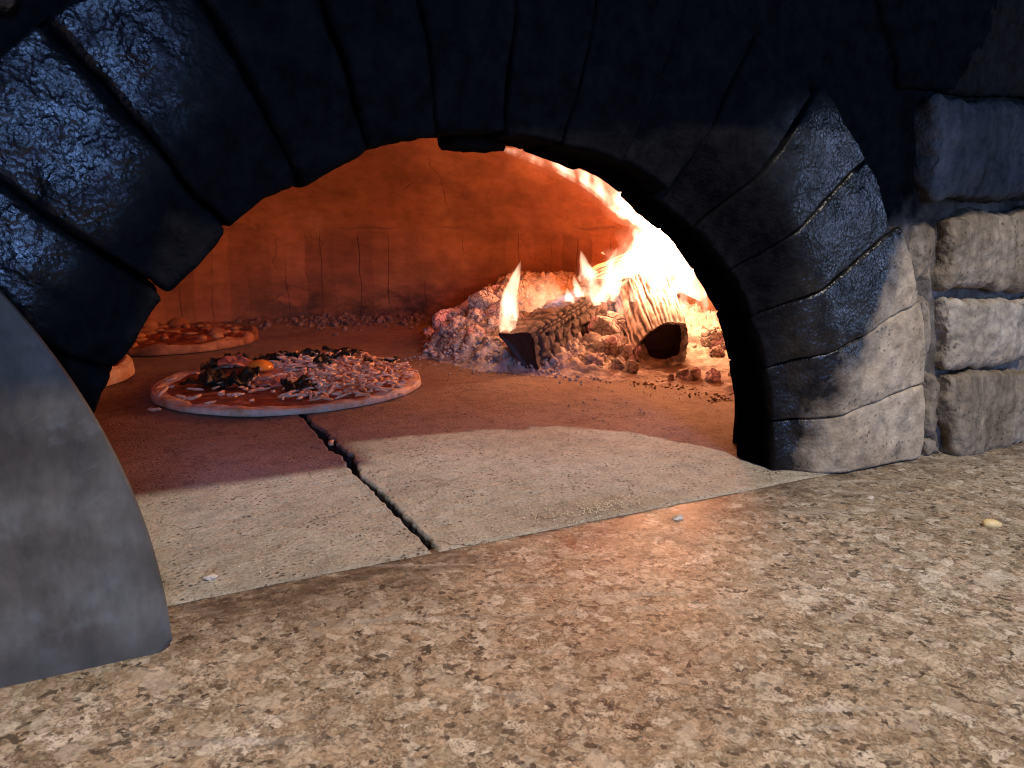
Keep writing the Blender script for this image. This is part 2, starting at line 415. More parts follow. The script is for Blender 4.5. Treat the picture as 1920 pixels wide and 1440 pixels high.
GRANITE = m_granite(); HEARTH = m_hearth(); DOME = m_dome(); STEEL = m_steel()
ARCHM = m_stone("arch_stone", [(.29, .21, .13), (.39, .295, .195), (.44, .355, .255)])
WALLM = m_stone("rubble_stone", [(.13, .098, .066), (.22, .172, .122), (.31, .255, .195)], True)
WALLG = m_stone("grey_rubble_stone", [(.040, .040, .042), (.060, .060, .062), (.085, .085, .088)], True, False)
WALLP = m_stone("pale_rubble_stone", [(.21, .17, .125), (.30, .245, .185), (.38, .33, .27)])
MORTAR = m_stone("sooty_mortar", [(.06, .05, .042), (.12, .10, .085), (.24, .215, .19)], False, True, False)
ASH = m_ash(); DEBRIS = m_ash("brown_ash", (.10, .062, .04), (.32, .22, .15))
CHAR = m_char(); CHAREND = m_charend(); WOOD = m_wood()
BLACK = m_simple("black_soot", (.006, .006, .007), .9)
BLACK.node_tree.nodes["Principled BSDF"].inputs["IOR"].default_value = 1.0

# ------------------------------------------------------------------ setting: worktop and oven floor
def box(x0, x1, y0, y1, z0, z1):
    V = [(x, y, z) for x in (x0, x1) for y in (y0, y1) for z in (z0, z1)]
    F = [(0, 1, 3, 2), (4, 6, 7, 5), (0, 4, 5, 1), (2, 3, 7, 6), (0, 2, 6, 4), (1, 5, 7, 3)]
    return V, F
V, F = box(-1.2, 1.8, -.25, .4310, -.044, -.0012)
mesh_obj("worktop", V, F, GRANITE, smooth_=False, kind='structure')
V, F = box(-1.2, 1.8, .4235, 2.0, -.08, -.034)
mesh_obj("oven_base", V, F, BLACK, smooth_=False, kind='structure')

def axis(*segs):
    a = []
    for s, e, st in segs: a.append(np.arange(s, e - st * .5, st))
    a.append(np.array([segs[-1][1]])); return np.concatenate(a)
gx = axis((-.42, .0, .02), (.0, .14, .004), (.14, .186, .0009), (.186, .5, .004), (.5, .95, .01))
gy = axis((.424, .85, .0028), (.85, 1.75, .008))
GX, GY = np.meshgrid(gx, gy, indexing='ij'); PX, PY = GX.ravel(), GY.ravel()
P3 = np.stack([PX, PY, 0 * PX], 1)
Z = .0012 * fbm(P3 * 14, 4) + .0005 * fbm(P3 * 90, 2)
mid = .1595 + .0035 * fbm(np.stack([PY * 16, 0 * PY, 0 * PY + 3], 1), 3) + .002 * fbm(np.stack([PY * 70, 0 * PY, 0 * PY + 9], 1), 2)
hw = .0030 + .0016 * fbm(np.stack([PY * 30, 0 * PY + 5, 0 * PY], 1), 3) + .0028 * smooth(PY, .60, .66) * (1 - smooth(PY, .70, .80)) + .0012 * (PX > mid) * (fbm(np.stack([PY * 160, PY * 0, PY * 0], 1), 2))
hw = np.maximum(hw, .0012) * (1 - smooth(PY, .84, .92))
d = np.abs(PX - mid) - hw
depth = .030 - .019 * smooth(PY, .6, .68)
Z += -depth * (1 - smooth(d, -.0016, .0008)) * (hw > .0004)
Z += .0012 * np.exp(-np.maximum(d, 0) / .006) * (PX < mid) * (1 - smooth(PY, .8, .9))
Z *= smooth(PY, .42, .47)
Z += -.0009 * (1 - smooth(PY, .424, .429))
PY = PY + (1 - smooth(PY, .424, .431)) * (.0012 + .0016 * fbm(np.stack([PX * 38, 0 * PX, 0 * PX], 1), 4)) * (PY < .431) * (.6 + .5 * fbm(P3 * 40, 2))
Z += .0009 * smooth(PX - .158, 0, .05) * (1 - smooth(PX, .3, .5)) * smooth(PY, .43, .5)
V = np.stack([PX, PY, Z], 1)
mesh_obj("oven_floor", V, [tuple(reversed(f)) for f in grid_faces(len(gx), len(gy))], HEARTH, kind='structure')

# ------------------------------------------------------------------ baking chamber
chamber = empty("oven_chamber", (.27, 1.1, 0), "domed clay baking chamber behind the stone arch, glowing orange in the firelight", "oven")
CX, CY, CR = .27, 1.1, .615
na = 220; prof = [(1.0, -.012)] + [(1.0, z) for z in np.linspace(0, .17, 14)]
for k in range(1, 30):
    t = k / 30 * math.pi / 2; prof.append((math.cos(t) * .985 + .0, .175 + .285 * math.sin(t)))
prof.append((.001, .46))
V = []
for r, z in prof:
    for i in range(na):
        a = 2 * math.pi * i / na; V.append((CR * r * math.cos(a), CR * r * math.sin(a), z))
V = np.array(V); F = grid_faces(len(prof), na, 0, True)
nn = np.stack([V[:, 0], V[:, 1], np.where(V[:, 2] > .17, V[:, 2] - .1, 0)], 1); nn /= np.maximum(np.linalg.norm(nn, axis=1), 1e-6)[:, None]
V = V + nn * (.009 * fbm(V * 5, 3) + .003 * fbm(V * 22, 3))[:, None]
keep = []
for f in F:
    c = V[list(f)].mean(0) + (CX, CY, 0)
    if c[1] < .85 and math.hypot(c[0] - .213, c[2]) < .285: continue
    keep.append(f)
mesh_obj("dome", V, keep, DOME, chamber)
# throat between the arch and the dome
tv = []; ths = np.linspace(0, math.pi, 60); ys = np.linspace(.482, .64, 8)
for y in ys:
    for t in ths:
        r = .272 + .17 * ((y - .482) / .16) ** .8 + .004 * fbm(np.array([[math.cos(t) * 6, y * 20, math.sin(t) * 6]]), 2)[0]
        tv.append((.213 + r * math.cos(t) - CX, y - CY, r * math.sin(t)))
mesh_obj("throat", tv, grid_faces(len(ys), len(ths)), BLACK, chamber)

# ------------------------------------------------------------------ stone arch
arch = empty("stone_arch", (.213, .455, 0), "soot blackened arch of long wedge stones around the oven mouth", "arch")
A0 = np.array([.213, .455, 0.])
joints = [0, 9.8, 20.6, 30.6, 40.6, 51, 61, 71, 81, 90.5, 100, 109.5, 119, 129.2, 139.8, 150, 160, 170, 180]
for k in range(18):
    a0, a1 = math.radians(joints[k]), math.radians(joints[k + 1]); am = (a0 + a1) / 2
    rin = .2535 + random.uniform(-.0025, .0025); rout = .372 + random.uniform(-.004, .004) + ((.026, .024, .020, .012, .006)[k] if k < 5 else 0)
    rm = (rin + rout) / 2; wdt = (a1 - a0) * rm
    hi = k in (0, 1, 2, 3, 4, 12, 13, 14, 15, 16)
    V, F = rbox((wdt, rout - rin, .074), .0045 if k > 9 else .0026, (44, 60, 30) if hi else (26, 36, 18))
    a_, b_, c_ = V.T
    r = rm + b_
    gap = (.0030 if k > 9 else .0006) / 2
    th = am - (a_ * (1 - 2 * gap / wdt)) / rm * np.where(k < 5, 1, 1)
    Y = .455 + c_ + random.uniform(-.002, .002)
    front = smooth(-c_, -.037, .037)
    ch = .030 if k < 6 else .012
    Y = Y + front * ch * smooth((rin + .058 - r) / .058) ** 1.6
    Y = Y - front * .0015 * (1 - (2 * a_ / wdt) ** 2)
    W = np.stack([.213 + r * np.cos(th), Y, r * np.sin(th)], 1)
    s = np.array([k * 3.1, 0, 0])
    # jitter of the joints themselves
    W[:, 0] += .0025 * fbm(W * 18 + 4, 2); W[:, 2] += .0025 * fbm(W * 18 + 40, 2)
    F = orient(W, F); N = normals(W, F)
    amp = .0022 if k > 9 else .0013
    W = W + N * (amp * fbm(W * 26 + s, 4) + .0005 * fbm(W * 120 + s, 3))[:, None]
    if k < 1 or k > 16: W[:, 2] = np.maximum(W[:, 2], -.003)
    mesh_obj("arch_stone", W - A0, F, ARCHM, arch)
# mortar behind the joints
mv = []; ths = np.linspace(0, math.pi, 90)
prf = [(.263, .484), (.263, .466), (.30, .4435), (.34, .4345), (.386, .4315), (.386, .484)]
for r, y in prf:
    for t in ths: mv.append((r * math.cos(t), y - .455, r * math.sin(t)))
mesh_obj("mortar", np.array(mv) + .0015 * fbm(np.array(mv) * 40, 2)[:, None], [tuple(reversed(f)) for f in grid_faces(len(prf), 90)], MORTAR, arch)
V, F = rbox((.038, .03, .012), .004, (14, 10, 6)); V = V + .002 * np.stack([fbm(V * 120 + q, 3) for q in (0, 9, 21)], 1)
mesh_obj("mortar_lump", V + np.array([.211, .478, .2525]) - A0, F, BLACK, arch)

# ------------------------------------------------------------------ rubble wall
wall = empty("stone_wall", (.8, .44, 0), "rubble stone wall of rough grey brown blocks to the right of the arch", "wall")
W0 = np.array([.8, .44, 0.])
ths = np.linspace(0, math.pi, 61); mv = []
for y in (.4265, .50):
    for q in range(2):
        for t in ths:
            c, s = math.cos(t), math.sin(t)
            if q == 0: r = .375
            else: r = min((.95 if c > 0 else .75) / max(abs(c), 1e-6), .60 / max(s, 1e-6))
            mv.append((.213 + r * c, y, r * s - .004))
n = 61; F = []
for i in range(n - 1):
    F += [(i, i + 1, n + i + 1, n + i), (2 * n + i, 3 * n + i, 3 * n + i + 1, 2 * n + i + 1)]
mesh_obj("mortar", np.array(mv) - W0, F, MORTAR, wall, False)
def quad_stone(q, y, dep, mat, seed, amp=.0042, n=(40, 12, 40), rho=.0055, tilt=0.):
    q = np.array(q, float)   # bl, br, tr, tl in x,z
    wd = np.linalg.norm(q[1] - q[0]); ht = np.linalg.norm(q[3] - q[0])
    rho = min(rho, wd * .3, ht * .3)
    V, F = rbox((wd, dep, ht), rho, n); u = V[:, 0] / wd + .5; v = V[:, 2] / ht + .5
    X = (1 - u) * (1 - v) * q[0, 0] + u * (1 - v) * q[1, 0] + u * v * q[2, 0] + (1 - u) * v * q[3, 0]
    Zz = (1 - u) * (1 - v) * q[0, 1] + u * (1 - v) * q[1, 1] + u * v * q[2, 1] + (1 - u) * v * q[3, 1]
    fr = smooth(-V[:, 1], -dep / 2, dep / 2)
    Y = y + dep / 2 + V[:, 1] - fr * .004 * (1 - (2 * u - 1) ** 4) * (1 - (2 * v - 1) ** 4) + tilt * fr * (v - .5)
    W = np.stack([X, Y, Zz], 1); s = np.array([seed * 5.7, seed * 1.3, 0])
    W[:, 0] += .006 * fbm(W * 26 + s, 4); W[:, 2] += .004 * fbm(W * 26 + s + 50, 4)
    F = orient(W, F); N = normals(W, F)
    st = W * np.array([60, 40, 16]) + s
    W = W + N * (amp * fbm(W * 20 + s, 4) + amp * .45 * fbm(st, 3) + .0009 * fbm(W * 160 + s, 2))[:, None]
    W[:, 2] = np.maximum(W[:, 2], -.003)
    return mesh_obj("wall_stone", W - W0, F, mat, wall)
big = (64, 14, 54)
R = [([(.612, .146), (.742, .140), (.742, .2155), (.604, .2085)], .412, WALLM, big),
     ([(.582, .152), (.608, .148), (.600, .205), (.566, .203)], .424, WALLM, (20, 10, 36)),
     ([(.621, .079), (.742, .073), (.742, .134), (.616, .138)], .414, WALLP, big),
     ([(.597, .088), (.613, .083), (.609, .137), (.590, .145)], .424, WALLM, (14, 10, 36)),
     ([(.648, -.003), (.745, -.003), (.745, .067), (.617, .074)], .410, WALLM, big),
     ([(.615, .022), (.630, .016), (.620, .07), (.607, .078)], .424, WALLM, (14, 10, 36)),
     ([(.620, -.003), (.646, -.003), (.632, .016), (.617, .018)], .424, WALLM, (18, 10, 14)),
     ([(.580, .2185), (.80, .225), (.80, .298), (.566, .292)], .408, WALLG, big),
     ([(.540, .302), (.80, .306), (.80, .40), (.49, .40)], .420, WALLM, (50, 12, 30)),
     ([(.748, -.003), (.94, -.003), (.94, .10), (.75, .10)], .416, WALLP, (30, 10, 24)),
     ([(.750, .106), (.90, .106), (.90, .214), (.748, .212)], .416, WALLM, (30, 10, 24)),
     ([(.905, .106), (1.14, .106), (1.14, .21), (.905, .21)], .416, WALLP, (30, 10, 20)),
     ([(.95, -.003), (1.14, -.003), (1.14, .10), (.945, .10)], .416, WALLM, (30, 10, 20)),
     ([(.81, .22), (1.14, .22), (1.14, .30), (.81, .30)], .416, WALLM, (30, 10, 20)),
     ([(.81, .305), (1.14, .305), (1.14, .40), (.81, .40)], .416, WALLM, (30, 10, 20)),
     # left of the arch
     ([(-.26, -.003), (-.165, -.003), (-.16, .10), (-.27, .10)], .418, WALLM, (20, 10, 20)),
     ([(-.45, -.003), (-.27, -.003), (-.275, .10), (-.45, .10)], .418, WALLM, (20, 10, 20)),
     ([(-.40, .106), (-.155, .106), (-.11, .20), (-.40, .20)], .418, WALLM, (26, 10, 20)),
     ([(-.36, .207), (-.105, .207), (-.045, .283), (-.36, .283)], .418, WALLM, (30, 12, 20)),
     ([(-.22, .290), (-.030, .290), (.055, .345), (.05, .395), (-.22, .39)][:2] + [(.045, .385), (-.22, .385)], .416, WALLM, (40, 12, 30))]
for i, (q, y, m, n_) in enumerate(R): quad_stone(q, y, .045, m, i + 1, n=n_)

# ------------------------------------------------------------------ hood above the mouth (unseen; stepped front and left block added to shape lamp shadow)
hood = empty("hood", (.3, .33, .40), "sooty stone mantel shelf projecting over the oven mouth, just above the picture", "mantel")
for x0, x1, y0, nm in ((-.75, .092, .160, "shade_block"), (.0925, .225, .232, "shelf"), (.2255, .45, .276, "shelf"), (.4505, 1.14, .230, "shelf")):
    V, F = box(x0, x1, y0, .45, .402, .46); mesh_obj(nm, np.array(V) - (.3, .33, .40), F, BLACK, hood, False)

# ------------------------------------------------------------------ steel oven door leaning at the left
zc = np.linspace(0, .318, 60); prof2 = []
RD = .318
for z in np.linspace(.006, RD, 80): prof2.append((-RD + .006 + math.sqrt(max(RD * RD - z * z, 0)), z))
bot = [(.0035 - .0045 * (1 - math.cos(t)), .006 - .006 * math.sin(t)) for t in (1.57, 1.0, .5)]
right = bot + prof2
left = [(-2 * (RD - .006) - x, z) for x, z in reversed(right)]
out = right + left; T = .0045
n = len(out); V = []
for y, ins in ((0, .0014), (.0014, 0), (T - .0007, 0), (T, .0007)):
    cx_ = -RD + .006
    for x, z in out: V.append((cx_ + (x - cx_) * (1 - ins / RD), y, ins + z * (1 - ins / RD)))
F = []
for k in range(3):
    for i in range(n): F.append((k * n + i, k * n + (i + 1) % n, (k + 1) * n + (i + 1) % n, (k + 1) * n + i))
F.append(tuple(reversed(range(n)))); F.append(tuple(range(3 * n, 4 * n)))
V = np.array(V); F = orient(V, F)
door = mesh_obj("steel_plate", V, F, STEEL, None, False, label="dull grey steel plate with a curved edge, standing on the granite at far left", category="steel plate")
door.location = (0, .3765, -.003); door.rotation_euler = (math.radians(-5.5), 0, 0)
for p_ in door.data.polygons: p_.use_smooth = False

# ------------------------------------------------------------------ pizzas
CRUST = None
def m_crust(name, pale, brown, amt):
    M = Mat(name); p = M.world(); n1 = M.noise(p, 38, 5, .6); n2 = M.noise(p, 160, 4, .6)
    c = M.mix(M.ramp(n1, [(.5 - amt, 0), (.72 - amt * .5, 1)]), pale, brown)
    c = M.mix(1, c, M.ramp(n2, [(.3, .85), (.7, 1.1)]), 'MULTIPLY')
    return M.fin(c, .75, M.bump(M.math('ADD', n2, n1), .0015, .7), Subsurface_Weight=.08, Subsurface_Radius=(.006, .003, .002), Subsurface_Scale=1.)
def m_sauce():
    M = Mat("tomato_sauce"); p = M.world(); n = M.noise(p, 70, 5, .6)
    c = M.ramp(n, [(.3, (.13, .026, .011)), (.52, (.29, .075, .028)), (.72, (.52, .27, .13))])
    return M.fin(c, .38, M.bump(n, .003, .7))
RAW = m_crust("pizza_dough", (.68, .55, .40), (.52, .28, .12), .07)
BAKED = m_crust("baked_crust", (.50, .25, .10), (.17, .06, .02), .14)
SAUCE = m_sauce()
CHEESE = m_crust("grated_cheese", (.78, .61, .42), (.60, .30, .13), .10)
MELT = m_crust("melted_cheese", (.50, .26, .10), (.26, .09, .03), .1)
SPIN = m_simple("spinach", (.008, .013, .007), .5, .6, 160, .002)
YOLK = Mat("egg_yolk").fin((.80, .30, .035), .22, None, Subsurface_Weight=.15, Subsurface_Radius=(.008, .004, .001), Subsurface_Scale=1.)
WHITE = m_simple("egg_white", (.55, .28, .17), .2, .15, 60, .001)
HAM = m_simple("ham", (.42, .17, .11), .4, .2, 80, .001)

def pizza_disc(rad, rim_h, puff, seed, nr=60, na=180):
    V = []; 
    a = np.linspace(0, 2 * math.pi, na, endpoint=False)
    edge = rad * (1 + .022 * fbm(np.stack([np.cos(a) * 1.4, np.sin(a) * 1.4, 0 * a + seed], 1), 3))
    rs = np.concatenate([np.linspace(0, .82, nr // 2, endpoint=False), np.linspace(.82, 1, nr - nr // 2)])
    for t in rs:
        for i in range(na):
            x, y = edge[i] * t * math.cos(a[i]), edge[i] * t * math.sin(a[i])
            s = np.clip((t - .86) / .14, 0, 1)
            z = .0042 + (rim_h - .0042) * math.sin(math.pi * (s * .86)) ** .8 * (s > 0) if s < 1 else .0025
            if s > .86: z = (.0042 + (rim_h - .0042) * math.sin(math.pi * .86 * s) ** .8) * math.sqrt(max(0, 1 - ((s - .86) / .14) ** 2)) + .001
            V.append((x, y, z))
    V = np.array(V); rr = np.hypot(V[:, 0], V[:, 1]) / rad
    bub = fbm(V * np.array([28, 28, 0]) + seed * 3, 3)
    V[:, 2] += smooth(rr, .82, .92) * (1 - smooth(rr, .985, 1.0)) * puff * bub * np.minimum(1, V[:, 2] / .004) + .0012 * fbm(V * np.array([70, 70, 0]) + seed, 2) * (rr < .95)
    V[:, 2] = np.maximum(V[:, 2], .0006)
    n0 = len(V); Vb = V[-na:].copy(); Vb[:, :2] *= .995; Vb[:, 2] = .0003
    V = np.concatenate([V, Vb]); F = [tuple(f) for f in grid_faces(nr + 1, na, 0, True)]
    return V, F
def shred(L, wd, seed):
    """one bent strip of grated cheese"""
    n = 6; b = random.uniform(-1.7, 1.7); V = []
    for i in range(n):
        t = i / (n - 1) - .5; an = b * t; x = L * t; y = L * .5 * b * t * t; ww = wd * (1 - .55 * abs(2 * t) ** 3)
        z = wd * .5 + random.uniform(0, .25) * wd
        for sx, sz in ((-1, -1), (1, -1), (1, 1), (-1, 1)): V.append((x - sx * ww / 2 * math.sin(an), y + sx * ww / 2 * math.cos(an), z + sz * ww * .36))
    F = grid_faces(n, 4, 0, True) + [(3, 2, 1, 0), tuple(range((n - 1) * 4, n * 4))]
    return np.array(V), F
def leaf(L, Wd, seed, fold=1., th=.0012):
    nu, nv = 34, 22; V = []
    u, v = np.meshgrid(np.linspace(-1, 1, nu), np.linspace(-1, 1, nv), indexing='ij'); u = u.ravel(); v = v.ravel()
    hw = np.sqrt(np.clip(1 - np.abs(u) ** 2.2, 0, 1)); x = u * L / 2; y = v * hw * Wd / 2
    P = np.stack([x, y, 0 * x + seed * .37], 1)
    e = np.stack([np.abs(u) ** 3 + np.abs(v) ** 3], 1)[:, 0]
    x = x + .10 * L * fbm(P * 60 + 3, 2); y = y + .12 * Wd * fbm(P * 60 + 31, 2)
    z = fold * (.30 * Wd * np.abs(fbm(P * 45, 3)) + .15 * Wd * fbm(P * 110 + 7, 3)) + .0015
    top = np.stack([x, y, z + th / 2], 1); bt = np.stack([x, y, z - th / 2], 1)
    V = np.concatenate([top, bt]); F = [tuple(reversed(f)) for f in grid_faces(nu, nv)]; F += [tuple(i + nu * nv for i in f) for f in grid_faces(nu, nv)]
    rim = [i * nv for i in range(nu)] + [(nu - 1) * nv + j for j in range(1, nv)] + [i * nv + nv - 1 for i in range(nu - 2, -1, -1)] + [j for j in range(nv - 2, 0, -1)]
    for a, b in zip(rim, rim[1:] + rim[:1]): F.append((b, a, a + nu * nv, b + nu * nv))
    return V, F

pz = empty("pizza", (.178, .975, .0015), "raw pizza topped with egg yolk, grated cheese and dark spinach, nearest the mouth", "pizza", "pizzas on the oven floor")
V, F = pizza_disc(.163, .0080, .0030, 2); mesh_obj("crust", V, F, RAW, pz)
def disc(rad, z, amp, seed, nr=40, na=120, sc=60):
    a = np.linspace(0, 2 * math.pi, na, endpoint=False); V = []
    e = rad * (1 + .05 * fbm(np.stack([np.cos(a) * 2, np.sin(a) * 2, 0 * a + seed], 1), 3))
    for t in np.linspace(0.001, 1, nr):
        for i in range(na): V.append((e[i] * t * math.cos(a[i]), e[i] * t * math.sin(a[i]), z - .0045 * max(0, (t - .9) / .1) ** 2))
    V = np.array(V); V[:, 2] += amp * np.maximum(-.3, fbm(V * sc + seed, 3)); return V, grid_faces(nr, na, 0, True)
V, F = disc(.154, .0064, .0018, 5); mesh_obj("sauce", V, F, SAUCE, pz)
V, F = disc(.078, .0085, .0042, 44, 30, 110, 75); mesh_obj("melting_cheese", V * (1, 1.35, 1) + (.062, .015, 0), F, CHEESE, pz)
pool = Pool(); cnt = 0
while cnt < 640:
    a = random.uniform(0, 6.283); r = .153 * math.sqrt(random.random()); x, y = r * math.cos(a), r * math.sin(a)
    dens = .10 + .95 * smooth(x, -.04, .06)
    if math.hypot(x + .032, y - .05) < .034: dens *= .12
    if x < -.07: dens *= .7
    if random.random() > dens: continue
    V, F = shred(random.uniform(.007, .022), random.uniform(.0028, .0048), cnt)
    tl = random.uniform(-.35, .35); R3 = np.array(Matrix.Rotation(random.uniform(0, 6.28), 3, 'Z') @ Matrix.Rotation(tl, 3, 'Y'))
    V = V @ R3.T; V = V + (x, y, .0085 + random.random() ** 2 * .009 * (dens > .5) - V[:, 2].min() * .6)
    pool.add(V, F); cnt += 1
pool.build("grated_cheese", CHEESE, pz, kind='stuff')
for i, (x, y, L, wd, rz, fo) in enumerate([(-.060, .128, .05, .022, .3, 1.3), (-.085, .10, .024, .02, 1.2, 1.6), (-.02, .118, .024, .02, -.9, 1.4), (-.075, -.005, .062, .042, .25, 1.1), (-.003, -.066, .036, .034, .4, .8), (-.046, .135, .034, .030, .2, 1.3), (.015, .135, .055, .028, -.2, 1.1), (.05, .04, .030, .022, .9, 1.2), (.075, .085, .04, .02, -.3, 1.3), (.105, .10, .032, .02, .2, 1.2), (.022, .05, .03, .02, 0, .9), (-.085, .055, .044, .022, .9, .9), (.112, .03, .022, .015, .5, 1.2), (.135, .02, .024, .014, .2, 1.2), (-.11, .015, .035, .018, .3, .8), (.045, .125, .045, .02, .4, 1.3), (.09, .125, .035, .018, -.1, 1.3)]):
    V, F = leaf(L * 1.1, wd * 1.15, i * 7 + 1, fo * 1.05); V = rotz(V, rz) + (x, y, .0155 if x > .03 else .010)
    mesh_obj("spinach_leaf", V, F, SPIN, pz)
V, F = icos(1, 4); V = V * (.0165, .0155, .0105); V[:, 2] = np.maximum(V[:, 2], -.002)
mesh_obj("egg_yolk", V + (-.028, .055, .0155), F, YOLK, pz)
V, F = disc(.042, .0105, .0012, 9, 16, 60, 40); mesh_obj("egg_white", V + (-.012, .05, 0), F, WHITE, pz)
V, F = leaf(.05, .04, 77, .4, .002); V[:, 2] += .006 * smooth(V[:, 1], -.01, .02)
mesh_obj("ham_slice", rotz(V, .3) + (-.052, .105, .012), F, HAM, pz)
V, F = leaf(.04, .03, 91, .6, .002); mesh_obj("ham_slice", rotz(V, -.3) + (-.03, -.035, .009), F, HAM, pz)

pb = empty("pizza", (.055, 1.447, .0015), "baked pizza with puffy browned rim against the back wall of the oven", "pizza", "pizzas on the oven floor")
V, F = pizza_disc(.156, .014, .008, 8); mesh_obj("crust", V, F, BAKED, pb)
V, F = disc(.135, .0105, .005, 15); mesh_obj("sauce", V, F, SAUCE, pb)
pool = Pool()
for k in range(46):
    a = random.uniform(0, 6.283); r = .125 * math.sqrt(random.random())
    V, F = icos(1, 2); V = V * (random.uniform(.006, .017), random.uniform(.005, .011), random.uniform(.003, .007)); V = V * (1 + .3 * fbm(V * 90 + k, 2))[:, None]
    pool.add(V + (r * math.cos(a), r * math.sin(a), .013), F)
pool.build("melted_cheese", MELT, pb, kind='stuff')
V, F = icos(1, 3)
for k, (x, y, s) in enumerate([(-.02, .10, .019), (.03, .105, .019), (-.055, .06, .015)]):
    V2 = V * (s, s, s * .8); mesh_obj("mozzarella_lump", V2 * (1 + .12 * fbm(V * 1.5 + k * 4, 2))[:, None] + (x, y, .014), F, MELT, pb)
pc = empty("pizza", (-.145, 1.165, .0015), "pale pizza crust edge just showing behind the left foot of the arch", "pizza", "pizzas on the oven floor")
V, F = pizza_disc(.150, .021, .003, 21); mesh_obj("crust", V, F, RAW, pc)
V, F = disc(.128, .0105, .003, 35); mesh_obj("sauce", V, F, SAUCE, pc)

# ------------------------------------------------------------------ ash bed and debris
def ash_h(x, y):
    """height of the heap"""
    P = np.stack([x, y, 0 * x], 1)
    fx = np.interp(y, [.66, .74, .80, .86, .95, 1.0, 1.10, 1.25, 1.45, 1.7], [.640, .635, .60, .535, .455, .425, .405, .47, .62, .80])
    d = x - fx + .02 * fbm(P * 18, 3)
    sl = -(x - .475) * .6 + (y - .928) * .8            # metres to the left of the wedge log's axis
    h = .034 * smooth(sl, .025, .15) * smooth(d, -.01, .12)
    h -= .012 * np.exp(-((x - .685) ** 2 + (y - .86) ** 2) / .0030)
    h += .016 * smooth(d, -.01, .05) * smooth(y, .90, .98) + .005 * smooth(d, -.01, .04)
    h += .035 * smooth(x + .6 * y, 1.25, 1.55) * smooth(y, .88, 1.05) * smooth(d, .02, .12)
    return h, d
ax_ = np.arange(.36, .90, .0032); ay_ = np.arange(.66, 1.62, .0042)
GX, GY = np.meshgrid(ax_, ay_, indexing='ij'); PX, PY = GX.ravel(), GY.ravel(); P3 = np.stack([PX, PY, 0 * PX], 1)
h, dd = ash_h(PX, PY)
c1, c2, cid = cells(P3 * 52 + .4 * np.stack([fbm(P3 * 40, 2), fbm(P3 * 40 + 9, 2), 0 * PX], 1)); c3, c4, cid2 = cells(P3 * 120 + 7)
m = smooth(dd, -.02, .03) * (.25 + .75 * smooth(PY, .84, .96))
lump = (.013 * (cid % 17) / 17 * smooth(c2 - c1, .0, .22) + .006 * (cid2 % 13) / 13 * smooth(c4 - c3, 0, .3))
Zz = h + m * lump + m * .006 * fbm(P3 * 30, 4) - .003 * (1 - smooth(dd, -.03, -.005)) + .0012
V = np.stack([PX, PY, Zz], 1)
F = []
nv = len(ay_)
hyp = np.hypot(PX - CX, PY - CY)
for f in grid_faces(len(ax_), nv):
    if max(Zz[list(f)]) < .0004 or min(hyp[list(f)]) > CR: continue
    F.append(tuple(reversed(f)))
ash = Pool(); ash.add(V, F); pV, pF = icos(1, 1)
for k in range(2600):
    y = random.uniform(.74, 1.36); fx = np.interp(y, [.66, .74, .80, .86, .95, 1.0, 1.10, 1.25, 1.45], [.640, .635, .60, .535, .455, .425, .405, .47, .62])
    x = fx + abs(random.gauss(0, .13)) - .004
    if math.hypot(x - CX, y - CY) > CR - .02 or x > .86: continue
    s = .0012 + abs(random.gauss(0, .0022)) * smooth(y, .80, .95); s = min(s, .010)
    hh = float(ash_h(np.array([x]), np.array([y]))[0][0])
    Q = rot_rand(pV * (s, s * random.uniform(.6, 1), s * random.uniform(.5, .9))); Q = Q * (1 + .35 * perlin(Q / s * 1.2 + k))[:, None]
    ash.add(Q + (x, y, hh + .006 * smooth(y, .86, .96) + s * .4), pF)
ash.build("ash_bed", ASH, kind='stuff', label="heap of pale grey and pink wood ash under the burning logs", category="ash")

pool = Pool(); iV, iF = icos(1, 2); i1V, i1F = icos(1, 1)
for k in range(520):                                   # brown crumbs of ash trailing along the back wall
    a = random.gauss(1.25, .22) ; rr = CR - abs(random.gauss(0, .10)) - .01
    x, y = CX + rr * math.cos(a), CY + rr * math.sin(a)
    if x < .12 + .1 * random.random(): continue
    s = abs(random.gauss(0, .0036)) + .0010
    V = rot_rand(i1V * (s, s * random.uniform(.5, 1), s * random.uniform(.4, .8))); V = V * (1 + .35 * perlin(V / s * 1.3 + k))[:, None]
    pool.add(V + (x, y, s * .3), i1F)
pool.build("ash_crumbs", DEBRIS, kind='stuff', label="brown crumbs of ash and cinder strewn along the foot of the back wall", category="ash")
pool = Pool()
for k in range(700):                                   # crumbs at the foot of the heap
    y = random.uniform(.66, 1.12); h0 = np.interp(y, [.66, .74, .80, .86, .95, 1.0, 1.10], [.640, .635, .60, .535, .455, .425, .405])
    x = h0 + random.gauss(-.01, .025); s = abs(random.gauss(0, .0013)) + .0004
    V = rot_rand(i1V * (s, s * random.uniform(.5, 1), s * random.uniform(.4, .8)))
    pool.add(V + (x, y, s * .4), i1F)
for k in range(160):
    x = random.uniform(.30, .62); y = random.uniform(.50, .85); s = abs(random.gauss(0, .0009)) + .0003
    if y < .64: continue
    pool.add(rot_rand(i1V * (s, s, s * .5)) + (x, y, s * .4 + .001), i1F)
pool.build("ash_flakes", ASH, kind='stuff', label="pale ash flakes scattered on the floor in front of the burning logs", category="ash")


